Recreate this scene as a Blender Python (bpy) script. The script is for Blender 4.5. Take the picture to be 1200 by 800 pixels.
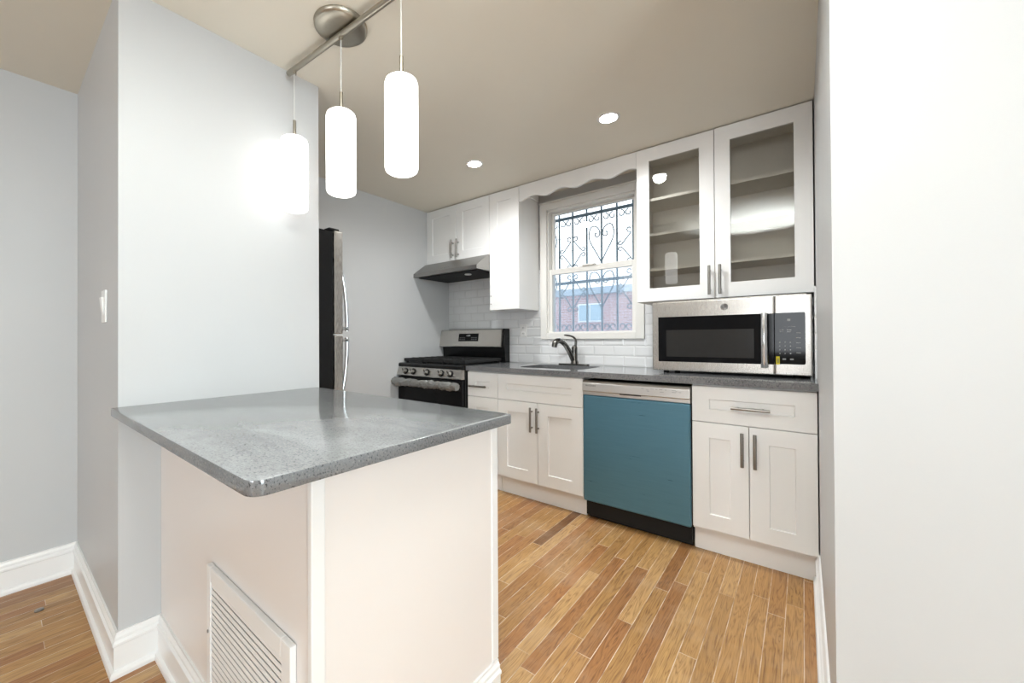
import bpy, bmesh, math, random
from mathutils import Vector, Matrix

for o in list(bpy.data.objects):
    bpy.data.objects.remove(o, do_unlink=True)
S = bpy.context.scene
COL = S.collection
random.seed(7)

# ------------------------------------------------------------------ camera
cam = bpy.data.cameras.new('camera')
cam.sensor_width = 36.0
cam.lens = 471.63 / 1200 * 36
cam.shift_x = (600 - 539.9) / 1200
cam.shift_y = -(400 - 394.53) / 1200
cam.clip_start = 0.02
cam.clip_end = 200
camo = bpy.data.objects.new('camera', cam)
COL.objects.link(camo)
R, U, F = (0.7618, 0.6478, -0.0048), (0.0077, -0.0016, 1.0), (-0.6477, 0.7618, 0.0062)
camo.matrix_world = Matrix(((R[0], U[0], -F[0], -0.0518),
                            (R[1], U[1], -F[1], -3.0464),
                            (R[2], U[2], -F[2], 1.1205), (0, 0, 0, 1)))
S.camera = camo

# ------------------------------------------------------------------ exposure, world, large lights
S.view_settings.view_transform = 'Standard'
S.view_settings.look = 'None'
S.view_settings.exposure = 0.63
S.view_settings.gamma = 1.0
S.view_settings.use_curve_mapping = False

W = bpy.data.worlds.new('overcast_sky')
S.world = W
W.use_nodes = True
bg = W.node_tree.nodes['Background']
bg.inputs['Color'].default_value = (0.88, 0.94, 1.0, 1)
bg.inputs['Strength'].default_value = 1.7


def area(name, loc, direction, sx, sy, power, color=(1, 1, 1)):
    l = bpy.data.lights.new(name, 'AREA')
    l.shape = 'RECTANGLE'
    l.size, l.size_y = sx, sy
    l.energy = power
    l.color = color
    o = bpy.data.objects.new(name, l)
    o.location = loc
    o.rotation_euler = Vector(direction).to_track_quat('-Z', 'Z').to_euler()
    COL.objects.link(o)
    return o


# fill area lights added at assumed, unseen windows behind and right of the camera
area('right_window_fill', (3.26, -4.1, 1.45), (-1, 0, 0), 2.0, 1.3, 74, (0.80, 0.94, 1.0))
area('rear_window_fill', (0.6, -9.46, 1.45), (0, 1, 0), 2.4, 1.3, 62, (0.90, 0.95, 1.0))


# the photographer's flash, beside the camera, bounced off the ceiling
fl = bpy.data.lights.new('bounced_flash', 'SPOT')
fl.energy = 540
fl.spot_size = math.radians(76)
fl.spot_blend = 0.9
fl.shadow_soft_size = 0.04
fl.color = (0.85, 0.925, 1.0)
flo = bpy.data.objects.new('bounced_flash', fl)
flo.location = (-0.30, -3.12, 1.45)
flo.rotation_euler = Vector((-0.10, 0.36, 1)).to_track_quat('-Z', 'Y').to_euler()
COL.objects.link(flo)


# ------------------------------------------------------------------ materials
def new_mat(name):
    m = bpy.data.materials.new(name)
    m.use_nodes = True
    nt = m.node_tree
    return m, nt, nt.nodes['Principled BSDF']


class NT:
    """Tiny helper for node graphs."""
    def __init__(self, nt):
        self.nt = nt

    def n(self, typ, **kw):
        nd = self.nt.nodes.new(typ)
        for k, v in kw.items():
            setattr(nd, k, v)
        return nd

    def link(self, a, b):
        self.nt.links.new(a, b)

    def math(self, op, a, b=None, c=None):
        nd = self.n('ShaderNodeMath', operation=op)
        for i, v in enumerate((a, b, c)):
            if v is None:
                continue
            if isinstance(v, (int, float)):
                nd.inputs[i].default_value = v
            else:
                self.link(v, nd.inputs[i])
        return nd.outputs[0]

    def ramp(self, fac, stops, interp='LINEAR'):
        nd = self.n('ShaderNodeValToRGB')
        cr = nd.color_ramp
        cr.interpolation = interp
        while len(cr.elements) < len(stops):
            cr.elements.new(0.5)
        for e, (p, c) in zip(cr.elements, stops):
            e.position = p
            e.color = (*c, 1) if len(c) == 3 else c
        self.link(fac, nd.inputs[0])
        return nd.outputs[0]

    def mix(self, fac, a, b, blend='MIX'):
        nd = self.n('ShaderNodeMix', data_type='RGBA', blend_type=blend)
        for sock, v in ((nd.inputs[0], fac), (nd.inputs[6], a), (nd.inputs[7], b)):
            if isinstance(v, (int, float)):
                sock.default_value = v
            elif isinstance(v, tuple):
                sock.default_value = (*v, 1)
            else:
                self.link(v, sock)
        return nd.outputs[2]

    def obj(self):
        return self.n('ShaderNodeTexCoord').outputs['Object']

    def mapping(self, vec, scale):
        nd = self.n('ShaderNodeMapping')
        nd.inputs['Scale'].default_value = scale
        self.link(vec, nd.inputs['Vector'])
        return nd.outputs[0]

    def noise(self, vec, scale, detail=3, rough=0.5, dist=0):
        nd = self.n('ShaderNodeTexNoise')
        nd.inputs['Scale'].default_value = scale
        nd.inputs['Detail'].default_value = detail
        nd.inputs['Roughness'].default_value = rough
        nd.inputs['Distortion'].default_value = dist
        self.link(vec, nd.inputs['Vector'])
        return nd.outputs[0]

    def bump(self, h, strength, dist, bsdf):
        nd = self.n('ShaderNodeBump')
        nd.inputs['Strength'].default_value = strength
        nd.inputs['Distance'].default_value = dist
        self.link(h, nd.inputs['Height'])
        self.link(nd.outputs[0], bsdf.inputs['Normal'])


def paint(name, color, rough=0.5, bump=0.0, spec=0.5, scale=220):
    """Painted surface: even colour, faint roller texture."""
    m, nt, b = new_mat(name)
    g = NT(nt)
    v = g.obj()
    n1 = g.noise(v, 2.2, 2)
    c = g.mix(n1, tuple(x * 0.975 for x in color), tuple(min(1, x * 1.02) for x in color))
    g.link(c, b.inputs['Base Color'])
    b.inputs['Roughness'].default_value = rough
    b.inputs['Specular IOR Level'].default_value = spec
    if bump:
        g.bump(g.noise(v, scale, 3), bump, 0.001, b)
    return m


def metal(name, color, rough=0.3, stretch=(1, 1, 60), amount=0.12, met=1.0):
    m, nt, b = new_mat(name)
    g = NT(nt)
    v = g.mapping(g.obj(), stretch)
    n1 = g.noise(v, 14, 4)
    c = g.mix(n1, tuple(x * (1 - amount) for x in color), tuple(min(1, x * (1 + amount)) for x in color))
    g.link(c, b.inputs['Base Color'])
    b.inputs['Metallic'].default_value = met
    r = g.math('MULTIPLY_ADD', n1, 0.12, rough - 0.06)
    g.link(r, b.inputs['Roughness'])
    return m


def plain(name, color, rough=0.4, met=0.0, spec=0.5):
    m, nt, b = new_mat(name)
    g = NT(nt)
    n1 = g.noise(g.obj(), 25, 2)
    g.link(g.mix(n1, tuple(x * 0.93 for x in color), tuple(min(1, x * 1.05) for x in color)), b.inputs['Base Color'])
    b.inputs['Roughness'].default_value = rough
    b.inputs['Metallic'].default_value = met
    b.inputs['Specular IOR Level'].default_value = spec
    return m


def emit(name, color, strength):
    m, nt, b = new_mat(name)
    b.inputs['Base Color'].default_value = (*color, 1)
    b.inputs['Emission Color'].default_value = (*color, 1)
    b.inputs['Emission Strength'].default_value = strength
    b.inputs['Roughness'].default_value = 0.3
    return m


def glass(name, tint=(1, 1, 1), ior=1.5, rough=0.0):
    """Thin sheet glass: clear with a Fresnel reflection."""
    m = bpy.data.materials.new(name)
    m.use_nodes = True
    nt = m.node_tree
    nt.nodes.remove(nt.nodes['Principled BSDF'])
    g = NT(nt)
    t = g.n('ShaderNodeBsdfTransparent')
    t.inputs[0].default_value = (*tint, 1)
    gl = g.n('ShaderNodeBsdfGlossy')
    gl.inputs['Roughness'].default_value = rough
    fr = g.n('ShaderNodeFresnel')
    fr.inputs[0].default_value = ior
    mx = g.n('ShaderNodeMixShader')
    g.link(fr.outputs[0], mx.inputs[0])
    g.link(t.outputs[0], mx.inputs[1])
    g.link(gl.outputs[0], mx.inputs[2])
    g.link(mx.outputs[0], nt.nodes['Material Output'].inputs[0])
    return m


def veil(name, color, opacity):
    """Fine mesh or film that lets most light through."""
    m = bpy.data.materials.new(name)
    m.use_nodes = True
    nt = m.node_tree
    nt.nodes.remove(nt.nodes['Principled BSDF'])
    g = NT(nt)
    t = g.n('ShaderNodeBsdfTransparent')
    d = g.n('ShaderNodeBsdfDiffuse')
    d.inputs[0].default_value = (*color, 1)
    tl = g.n('ShaderNodeBsdfTranslucent')
    tl.inputs[0].default_value = (*color, 1)
    a = g.n('ShaderNodeAddShader')
    g.link(d.outputs[0], a.inputs[0])
    g.link(tl.outputs[0], a.inputs[1])
    mx = g.n('ShaderNodeMixShader')
    mx.inputs[0].default_value = opacity
    g.link(t.outputs[0], mx.inputs[1])
    g.link(a.outputs[0], mx.inputs[2])
    g.link(mx.outputs[0], nt.nodes['Material Output'].inputs[0])
    return m


def wood_floor():
    m, nt, b = new_mat('oak_strip_floor')
    g = NT(nt)
    v = g.obj()
    sep = g.n('ShaderNodeSeparateXYZ')
    g.link(v, sep.inputs[0])
    X, Y = sep.outputs[0], sep.outputs[1]
    bw = 0.057
    xs = g.math('DIVIDE', X, bw)
    i = g.math('FLOOR', xs)
    fx = g.math('FRACT', xs)
    w1 = g.n('ShaderNodeTexWhiteNoise', noise_dimensions='1D')
    g.link(i, w1.inputs['W'])
    ln = g.math('MULTIPLY_ADD', w1.outputs['Value'], 0.75, 0.60)
    ys = g.math('ADD', g.math('DIVIDE', Y, ln), g.math('MULTIPLY', w1.outputs['Value'], 17.3))
    j = g.math('FLOOR', ys)
    fy = g.math('FRACT', ys)
    w2 = g.n('ShaderNodeTexWhiteNoise', noise_dimensions='2D')
    cb = g.n('ShaderNodeCombineXYZ')
    g.link(i, cb.inputs[0])
    g.link(j, cb.inputs[1])
    g.link(cb.outputs[0], w2.inputs['Vector'])
    rnd = w2.outputs['Value']
    tone = g.ramp(rnd, [(0.0, (0.20, 0.088, 0.030)), (0.07, (0.33, 0.156, 0.055)), (0.22, (0.41, 0.188, 0.067)), (0.38, (0.42, 0.232, 0.081)),
                        (0.55, (0.465, 0.247, 0.089)), (0.75, (0.50, 0.288, 0.107)), (1.0, (0.56, 0.34, 0.15))])
    gv = g.n('ShaderNodeCombineXYZ')
    g.link(g.math('MULTIPLY', X, 30), gv.inputs[0])
    g.link(g.math('MULTIPLY', Y, 2.2), gv.inputs[1])
    g.link(g.math('MULTIPLY', rnd, 60), gv.inputs[2])
    n1 = g.noise(gv.outputs[0], 1.0, 3, 0.55, 0.6)
    rings = g.math('FRACT', g.math('MULTIPLY', n1, 9.0))
    rings = g.math('ABSOLUTE', g.math('SUBTRACT', rings, 0.5))
    n2 = g.noise(g.mapping(v, (170, 5, 1)), 1.0, 4, 0.65)
    gr = g.math('ADD', g.math('MULTIPLY', rings, 0.70), g.math('MULTIPLY', n2, 0.85))
    shade = g.ramp(gr, [(0.30, (0.46, 0.37, 0.30)), (0.55, (0.86, 0.84, 0.81)), (0.95, (1.12, 1.12, 1.10))])
    col = g.mix(1.0, tone, shade, 'MULTIPLY')
    # pale dusty haze lying in patches
    dust = g.ramp(g.noise(v, 2.6, 5, 0.65), [(0.50, (0, 0, 0)), (0.72, (1, 1, 1))])
    col = g.mix(g.math('MULTIPLY', dust, 0.22), col, (0.70, 0.55, 0.40))
    # light filler in the joints
    ex = g.math('MINIMUM', fx, g.math('SUBTRACT', 1.0, fx))
    ey = g.math('MULTIPLY', g.math('MINIMUM', fy, g.math('SUBTRACT', 1.0, fy)), g.math('DIVIDE', ln, bw))
    e = g.math('MINIMUM', ex, ey)
    seam = g.math('LESS_THAN', e, 0.021)
    sn = g.ramp(g.noise(v, 9, 3), [(0.35, (0.15, 0.15, 0.15)), (0.62, (0.9, 0.9, 0.9))])
    col = g.mix(g.math('MULTIPLY', seam, sn), col, (0.80, 0.70, 0.58))
    dk = g.math('LESS_THAN', e, 0.006)
    col = g.mix(g.math('MULTIPLY', dk, 0.3), col, (0.16, 0.08, 0.035))
    g.link(col, b.inputs['Base Color'])
    g.link(g.math('MULTIPLY_ADD', n2, 0.18, 0.27), b.inputs['Roughness'])
    h = g.math('MULTIPLY', g.math('MINIMUM', e, 0.04), 18.0)
    g.bump(g.math('ADD', h, g.math('MULTIPLY', n2, 0.25)), 0.35, 0.0008, b)
    return m


def quartz(name, haze):
    """Polished speckled quartz; haze = dust smears plus reflected light painted on the flat top."""
    m, nt, b = new_mat(name)
    g = NT(nt)
    v = g.obj()
    base = g.ramp(g.noise(v, 7, 4), [(0.3, (0.145, 0.150, 0.156)), (0.7, (0.185, 0.190, 0.197))])
    s1 = g.noise(v, 230, 2, 0.6)
    dark = g.ramp(s1, [(0.36, (1, 1, 1)), (0.42, (0, 0, 0))])
    light = g.ramp(s1, [(0.60, (0, 0, 0)), (0.66, (1, 1, 1))])
    c = g.mix(g.math('MULTIPLY', dark, 0.8), base, (0.035, 0.035, 0.038))
    c = g.mix(g.math('MULTIPLY', light, 0.5), c, (0.30, 0.30, 0.30))
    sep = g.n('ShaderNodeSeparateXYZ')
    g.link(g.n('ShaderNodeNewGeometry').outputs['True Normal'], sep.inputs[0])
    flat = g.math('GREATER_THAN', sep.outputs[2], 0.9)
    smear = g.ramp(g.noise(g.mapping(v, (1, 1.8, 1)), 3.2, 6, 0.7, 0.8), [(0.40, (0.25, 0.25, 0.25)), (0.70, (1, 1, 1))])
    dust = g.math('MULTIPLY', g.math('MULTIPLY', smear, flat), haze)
    c = g.mix(dust, c, (0.56, 0.58, 0.60))  # dust smears, with reflected sheen painted into the upward faces
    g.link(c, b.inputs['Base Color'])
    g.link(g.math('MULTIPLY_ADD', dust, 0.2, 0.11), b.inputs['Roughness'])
    b.inputs['Specular IOR Level'].default_value = 0.9
    return m


def subway():
    m, nt, b = new_mat('white_subway_tile')
    g = NT(nt)
    v = g.obj()
    sep = g.n('ShaderNodeSeparateXYZ')
    g.link(v, sep.inputs[0])
    tw, th = 0.152, 0.076
    zz = g.math('DIVIDE', g.math('SUBTRACT', sep.outputs[2], 0.915), th)
    row = g.math('FLOOR', zz)
    fz = g.math('FRACT', zz)
    xx = g.math('ADD', g.math('DIVIDE', g.math('ADD', sep.outputs[0], sep.outputs[1]), tw),
                g.math('MULTIPLY', g.math('MODULO', row, 2.0), 0.5))
    fx = g.math('FRACT', xx)
    ex = g.math('MULTIPLY', g.math('MINIMUM', fx, g.math('SUBTRACT', 1.0, fx)), tw)
    ez = g.math('MULTIPLY', g.math('MINIMUM', fz, g.math('SUBTRACT', 1.0, fz)), th)
    e = g.math('MINIMUM', ex, ez)
    gm = g.ramp(g.math('MULTIPLY', e, 100), [(0.10, (1, 1, 1)), (0.16, (0, 0, 0))])
    c = g.mix(gm, (0.78, 0.79, 0.80), (0.60, 0.60, 0.60))
    g.link(c, b.inputs['Base Color'])
    g.link(g.math('MULTIPLY_ADD', gm, 0.5, 0.12), b.inputs['Roughness'])
    g.bump(g.math('MINIMUM', g.math('MULTIPLY', e, 90), 1.0), 0.6, 0.004, b)
    return m


def brick():
    m, nt, b = new_mat('red_brick')
    g = NT(nt)
    v = g.obj()
    sp = g.n('ShaderNodeSeparateXYZ')
    g.link(v, sp.inputs[0])
    cb = g.n('ShaderNodeCombineXYZ')
    g.link(g.math('ADD', sp.outputs[0], sp.outputs[1]), cb.inputs[0])
    g.link(sp.outputs[2], cb.inputs[1])
    t = g.n('ShaderNodeTexBrick')
    t.inputs['Scale'].default_value = 1.0
    t.inputs['Brick Width'].default_value = 0.30
    t.inputs['Row Height'].default_value = 0.11
    t.inputs['Mortar Size'].default_value = 0.012
    t.inputs['Color1'].default_value = (0.40, 0.22, 0.22, 1)
    t.inputs['Color2'].default_value = (0.50, 0.30, 0.30, 1)
    t.inputs['Mortar'].default_value = (0.52, 0.47, 0.49, 1)
    g.link(cb.outputs[0], t.inputs['Vector'])
    g.link(t.outputs[0], b.inputs['Base Color'])
    b.inputs['Roughness'].default_value = 0.9
    return m


M = {}
M['wall'] = paint('light_grey_wall_paint', (0.545, 0.55, 0.555), 0.42, 0.10)
M['ceil'] = paint('ceiling_paint', (0.81, 0.78, 0.69), 0.7, 0.08)
M['trim'] = paint('white_gloss_trim_paint', (0.86, 0.85, 0.84), 0.28)
M['cab'] = paint('white_cabinet_lacquer', (0.87, 0.87, 0.865), 0.32)
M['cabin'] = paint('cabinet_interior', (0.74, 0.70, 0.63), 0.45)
M['pen'] = paint('warm_white_panel_paint', (0.82, 0.77, 0.74), 0.33)
M['floor'] = wood_floor()
M['quartz'] = quartz('grey_quartz', 0.10)
M['quartzd'] = quartz('grey_quartz_dust_sheen', 0.30)
M['tile'] = subway()
M['steel'] = metal('brushed_stainless', (0.47, 0.455, 0.43), 0.28, (2, 2, 300), 0.05)
M['strip'] = metal('pale_brushed_stainless', (0.66, 0.65, 0.63), 0.34, (2, 2, 300), 0.04)
M['dsteel'] = metal('dark_sink_steel', (0.22, 0.22, 0.22), 0.3, (20, 20, 20), 0.05)
M['steelv'] = metal('brushed_stainless_upright_grain', (0.54, 0.515, 0.48), 0.27, (90, 90, 2), 0.035)
M['hood'] = metal('grey_brushed_steel', (0.33, 0.32, 0.305), 0.34, (2, 90, 90), 0.10)
M['nickel'] = metal('satin_nickel', (0.40, 0.37, 0.31), 0.36, (8, 8, 8), 0.06)
M['pull'] = metal('brushed_pull_metal', (0.30, 0.285, 0.265), 0.30, (8, 8, 8), 0.06)
M['faucet'] = metal('dark_brushed_nickel', (0.17, 0.165, 0.155), 0.22, (6, 6, 6), 0.08)
M['chrome'] = metal('chrome', (0.72, 0.72, 0.72), 0.12, (6, 6, 6), 0.03)
M['black'] = plain('black_enamel', (0.006, 0.006, 0.0065), 0.25, 0.0, 0.3)
M['blackm'] = plain('matte_black', (0.008, 0.008, 0.008), 0.6, 0.0, 0.3)
M['iron'] = plain('cast_iron', (0.011, 0.011, 0.0115), 0.5, 0.0, 0.4)
M['bglass'] = plain('black_glass', (0.006, 0.006, 0.007), 0.06, 0.0, 0.16)
M['mesh'] = plain('oven_window_mesh', (0.030, 0.029, 0.028), 0.14, 0.0, 0.2)
M['mark'] = plain('grey_print', (0.35, 0.35, 0.35), 0.5)
M['dmark'] = plain('dark_print', (0.10, 0.10, 0.10), 0.5)
M['yellow'] = plain('yellow_sticker', (0.85, 0.70, 0.02), 0.5)
M['film'] = metal('blue_protective_film', (0.098, 0.235, 0.325), 0.30, (0.5, 0.5, 8), 0.10, 0.5)
M['white'] = plain('white_plastic', (0.82, 0.82, 0.81), 0.3)
M['vinyl'] = paint('white_window_vinyl', (0.80, 0.79, 0.76), 0.35)
M['glass'] = glass('clear_glass', (0.97, 0.98, 0.98), 1.45)
M['cglass'] = glass('cabinet_door_glass', (0.96, 0.96, 0.95), 1.6)
M['screen'] = veil('insect_screen_mesh', (0.38, 0.47, 0.56), 0.20)
M['wrap'] = plain('bubble_wrap', (0.26, 0.26, 0.25), 0.14, 0.4, 0.9)
M['scuff'] = paint('scuffed_black_board', (0.008, 0.008, 0.008), 0.4, 0.0, 0.3)
M['dark'] = plain('louver_gap_shade', (0.30, 0.30, 0.30), 0.8)  # grey stands in for shade behind the grille slats
M['gril'] = plain('blue_grey_painted_iron', (0.13, 0.19, 0.23), 0.5)
M['cord'] = plain('clear_cord', (0.62, 0.62, 0.60), 0.3)
M['brick'] = brick()
M['roofb'] = plain('blue_grey_roof', (0.34, 0.42, 0.50), 0.8)
M['winb'] = plain('pale_blue_window', (0.32, 0.46, 0.56), 0.2)
M['ground'] = plain('concrete_yard', (0.40, 0.41, 0.42), 0.9)
M['fence'] = plain('white_fence', (0.80, 0.83, 0.86), 0.6)
M['fenced'] = plain('blue_grey_fence_boards', (0.38, 0.47, 0.55), 0.7)
M['shade'] = emit('opal_glass_lit', (1.0, 0.985, 0.96), 1.65)
M['led'] = emit('led_disc_lit', (1.0, 0.96, 0.90), 25.0)


# ------------------------------------------------------------------ mesh helpers
class MB:
    def __init__(self):
        self.bm = bmesh.new()

    def _new(self, fn):
        t = bmesh.new()
        fn(t)
        me = bpy.data.meshes.new('tmp')
        t.to_mesh(me)
        t.free()
        self.bm.from_mesh(me)
        bpy.data.meshes.remove(me)
        return self

    def box(self, x0, x1, y0, y1, z0, z1, bev=0.0, seg=2, rot=None):
        def f(t):
            bmesh.ops.create_cube(t, size=1.0)
            bmesh.ops.scale(t, vec=(x1 - x0, y1 - y0, z1 - z0), verts=t.verts)
            if bev:
                bmesh.ops.bevel(t, geom=list(t.edges), offset=bev, segments=seg, profile=0.6, affect='EDGES')
            if rot:
                bmesh.ops.rotate(t, verts=t.verts, cent=(0, 0, 0), matrix=rot)
            bmesh.ops.translate(t, verts=t.verts, vec=((x0 + x1) / 2, (y0 + y1) / 2, (z0 + z1) / 2))
        return self._new(f)

    def cyl(self, p0, p1, r, r2=None, n=20, bev=0.0):
        p0, p1 = Vector(p0), Vector(p1)
        d = p1 - p0

        def f(t):
            bmesh.ops.create_cone(t, cap_ends=True, segments=n, radius1=r, radius2=r if r2 is None else r2, depth=d.length)
            if bev:
                es = [e for e in t.edges if abs(e.verts[0].co.z - e.verts[1].co.z) < 1e-7]
                bmesh.ops.bevel(t, geom=es, offset=bev, segments=3, profile=0.6, affect='EDGES')
            bmesh.ops.rotate(t, verts=t.verts, cent=(0, 0, 0), matrix=d.to_track_quat('Z', 'Y').to_matrix())
            bmesh.ops.translate(t, verts=t.verts, vec=(p0 + p1) / 2)
        return self._new(f)

    def tube(self, pts, r, n=8, flat=1.0, caps=True):
        """Sweep a round section along a path; r may be a list."""
        pts = [Vector(p) for p in pts]
        rs = r if isinstance(r, (list, tuple)) else [r] * len(pts)

        def f(t):
            rings = []
            up = None
            for k, p in enumerate(pts):
                a = pts[max(k - 1, 0)]
                c = pts[min(k + 1, len(pts) - 1)]
                d = (c - a).normalized()
                if up is None:
                    up = Vector((0, 0, 1)) if abs(d.z) < 0.9 else Vector((1, 0, 0))
                s = d.cross(up).normalized()
                up = s.cross(d).normalized()
                rings.append([t.verts.new(p + rs[k] * (s * math.cos(2 * math.pi * q / n) + up * flat * math.sin(2 * math.pi * q / n))) for q in range(n)])
            for a, c in zip(rings, rings[1:]):
                for q in range(n):
                    t.faces.new((a[q], a[(q + 1) % n], c[(q + 1) % n], c[q]))
            if caps:
                t.faces.new(rings[0][::-1])
                t.faces.new(rings[-1])
        return self._new(f)

    def lathe(self, prof, c, n=32):
        """prof: list of (r, z) bottom to top, closed at both ends."""
        def f(t):
            rings = [[t.verts.new((c[0] + r * math.cos(2 * math.pi * q / n), c[1] + r * math.sin(2 * math.pi * q / n), c[2] + z)) for q in range(n)] for r, z in prof]
            for a, d in zip(rings, rings[1:]):
                for q in range(n):
                    t.faces.new((a[q], a[(q + 1) % n], d[(q + 1) % n], d[q]))
            t.faces.new(rings[0][::-1])
            t.faces.new(rings[-1])
        return self._new(f)

    def prism(self, poly, axis, a0, a1, bev=0.0):
        """Extrude a 2-D polygon. axis x: poly=(y,z); y: (x,z); z: (x,y)."""
        def mk(p, a):
            return {'x': (a, p[0], p[1]), 'y': (p[0], a, p[1]), 'z': (p[0], p[1], a)}[axis]

        def f(t):
            v0 = [t.verts.new(mk(p, a0)) for p in poly]
            v1 = [t.verts.new(mk(p, a1)) for p in poly]
            n = len(poly)
            t.faces.new(v0)
            t.faces.new(v1[::-1])
            for k in range(n):
                t.faces.new((v0[k], v1[k], v1[(k + 1) % n], v0[(k + 1) % n]))
            bmesh.ops.recalc_face_normals(t, faces=t.faces)
            if bev:
                es = [e for e in t.edges if (e.verts[0] in v0) == (e.verts[1] in v0)]
                bmesh.ops.bevel(t, geom=es, offset=bev, segments=2, profile=0.6, affect='EDGES')
        return self._new(f)

    def shaker(self, x0, x1, z0, z1, yf, th=0.019, fw=0.076, fz=None, rec=0.007, hole=False):
        """Recessed-panel front facing -y; with hole=True an open frame."""
        fz = fw if fz is None else fz
        s = 0.003

        def rect(t, a, b, c, d, y):
            return [t.verts.new(p) for p in ((a, y, c), (b, y, c), (b, y, d), (a, y, d))]

        def ring(t, a, b):
            for k in range(4):
                t.faces.new((a[k], a[(k + 1) % 4], b[(k + 1) % 4], b[k]))

        def f(t):
            e = 0.0012
            bk = rect(t, x0, x1, z0, z1, yf + th)
            sd = rect(t, x0, x1, z0, z1, yf + e)
            o = rect(t, x0 + e, x1 - e, z0 + e, z1 - e, yf)
            i = rect(t, x0 + fw, x1 - fw, z0 + fz, z1 - fz, yf)
            ring(t, bk, sd)
            ring(t, sd, o)
            ring(t, o, i)
            if hole:
                ib = rect(t, x0 + fw, x1 - fw, z0 + fz, z1 - fz, yf + th)
                ring(t, i, ib)
                ring(t, ib, bk)
            else:
                p = rect(t, x0 + fw + s, x1 - fw - s, z0 + fz + s, z1 - fz - s, yf + rec)
                ring(t, i, p)
                t.faces.new(p)
                t.faces.new(bk[::-1])
            bmesh.ops.recalc_face_normals(t, faces=t.faces)
        return self._new(f)

    def build(self, name, mat, parent=None, smooth=None, kind=None, label=None):
        me = bpy.data.meshes.new(name)
        off = world_loc(parent) if parent else Vector((0, 0, 0))
        bmesh.ops.translate(self.bm, verts=self.bm.verts, vec=-off)
        self.bm.normal_update()
        self.bm.to_mesh(me)
        self.bm.free()
        me.materials.append(mat)
        if smooth:
            me.shade_smooth() if hasattr(me, 'shade_smooth') else None
            me.set_sharp_from_angle(angle=math.radians(smooth))
        o = bpy.data.objects.new(name, me)
        COL.objects.link(o)
        if parent:
            o.parent = parent
        if kind:
            o['kind'] = kind
        if label:
            o['label'] = label
        return o


def world_loc(o):
    v = Vector((0, 0, 0))
    while o:
        v += Vector(o.location)
        o = o.parent
    return v


def thing(name, loc, label, cat, group=None):
    o = bpy.data.objects.new(name, None)
    o.empty_display_size = 0.05
    o.location = loc
    COL.objects.link(o)
    o['label'] = label
    o['category'] = cat
    if group:
        o['group'] = group
    return o


def tag(o, label, cat, group=None):
    o['label'] = label
    o['category'] = cat
    if group:
        o['group'] = group
    return o


def dup(root, loc, label):
    def rec(o, parent):
        c = o.copy()
        COL.objects.link(c)
        c.parent = parent
        for ch in list(o.children):
            rec(ch, c)
        return c
    r = rec(root, None)
    r.location = loc
    r['label'] = label
    return r


def text(name, body, size, loc, rot, mat, parent, ext=0.0002):
    cu = bpy.data.curves.new(name, 'FONT')
    cu.body = body
    cu.size = size
    cu.extrude = ext
    cu.align_x = 'CENTER'
    cu.align_y = 'CENTER'
    cu.materials.append(mat)
    t = bpy.data.objects.new(name, cu)
    COL.objects.link(t)
    bpy.context.view_layer.update()
    me = bpy.data.meshes.new_from_object(t)
    bpy.data.objects.remove(t, do_unlink=True)
    me.name = name
    o = bpy.data.objects.new(name, me)
    o.rotation_euler = rot
    o.location = Vector(loc) - world_loc(parent)
    o.parent = parent
    COL.objects.link(o)
    return o


FRONT = (math.radians(90), 0, 0)      # lettering that faces -y


def round_poly(pts, radii, n=6):
    out = []
    N = len(pts)
    for k in range(N):
        p = Vector(pts[k])
        r = radii[k]
        if r <= 0:
            out.append(tuple(p))
            continue
        a = (Vector(pts[k - 1]) - p).normalized()
        b = (Vector(pts[(k + 1) % N]) - p).normalized()
        c = p + (a + b) * r
        s = p + a * r
        e = p + b * r
        a0 = math.atan2(s.y - c.y, s.x - c.x)
        a1 = math.atan2(e.y - c.y, e.x - c.x)
        d = (a1 - a0 + math.pi) % (2 * math.pi) - math.pi
        for q in range(n + 1):
            t = a0 + d * q / n
            out.append((c.x + r * math.cos(t), c.y + r * math.sin(t)))
    return out


# ================================================================== THE SETTING
CEIL = 2.336
XL = -2.79          # kitchen left wall
XH = -2.765         # hall left wall
XP = -1.8166        # face of the jutting wall
YP = -2.76          # its narrow face
YPE = -2.018        # its far end

MB().box(-3.2, 3.6, -9.8, 0.0, -0.12, 0.0).build('floor', M['floor'], kind='structure')
MB().box(-3.2, 3.6, -9.8, 0.2, CEIL, CEIL + 0.12).build('ceiling', M['ceil'], kind='structure')
# back wall with the window opening
wx0, wx1, wz0, wz1 = -1.69, -0.96, 1.165, 2.20
b = MB()
b.box(-3.0, wx0, 0.0, 0.16, 0.0, CEIL).box(wx1, 0.2, 0.0, 0.16, 0.0, CEIL)
b.box(wx0, wx1, 0.0, 0.16, 0.0, wz0).box(wx0, wx1, 0.0, 0.16, wz1, CEIL)
b.build('wall_back', M['wall'], kind='structure')
MB().box(XL - 0.15, XL, YP + 0.1, 0.0, 0.0, CEIL).build('wall_left', M['wall'], kind='structure')
MB().box(XH - 0.15, XH, -9.6, YP, 0.0, CEIL).build('wall_hall', M['wall'], kind='structure')
MB().box(XP - 0.1, XP, YP, YPE, 0.0, CEIL).build('wall_center', M['wall'], kind='structure')
MB().box(XH - 0.15, XP - 0.1, YP, YP + 0.1, 0.0, CEIL).build('wall_niche', M['wall'], kind='structure')
MB().box(0.0, 0.12, -1.8, 0.0, 0.0, CEIL).build('wall_right', M['wall'], kind='structure')
MB().box(0.12, 3.45, -1.8, -1.68, 0.0, CEIL).build('wall_front', M['wall'], kind='structure')
b = MB()
b.box(3.3, 3.45, -9.6, -5.1, 0, CEIL).box(3.3, 3.45, -3.1, -1.68, 0, CEIL)
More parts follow.
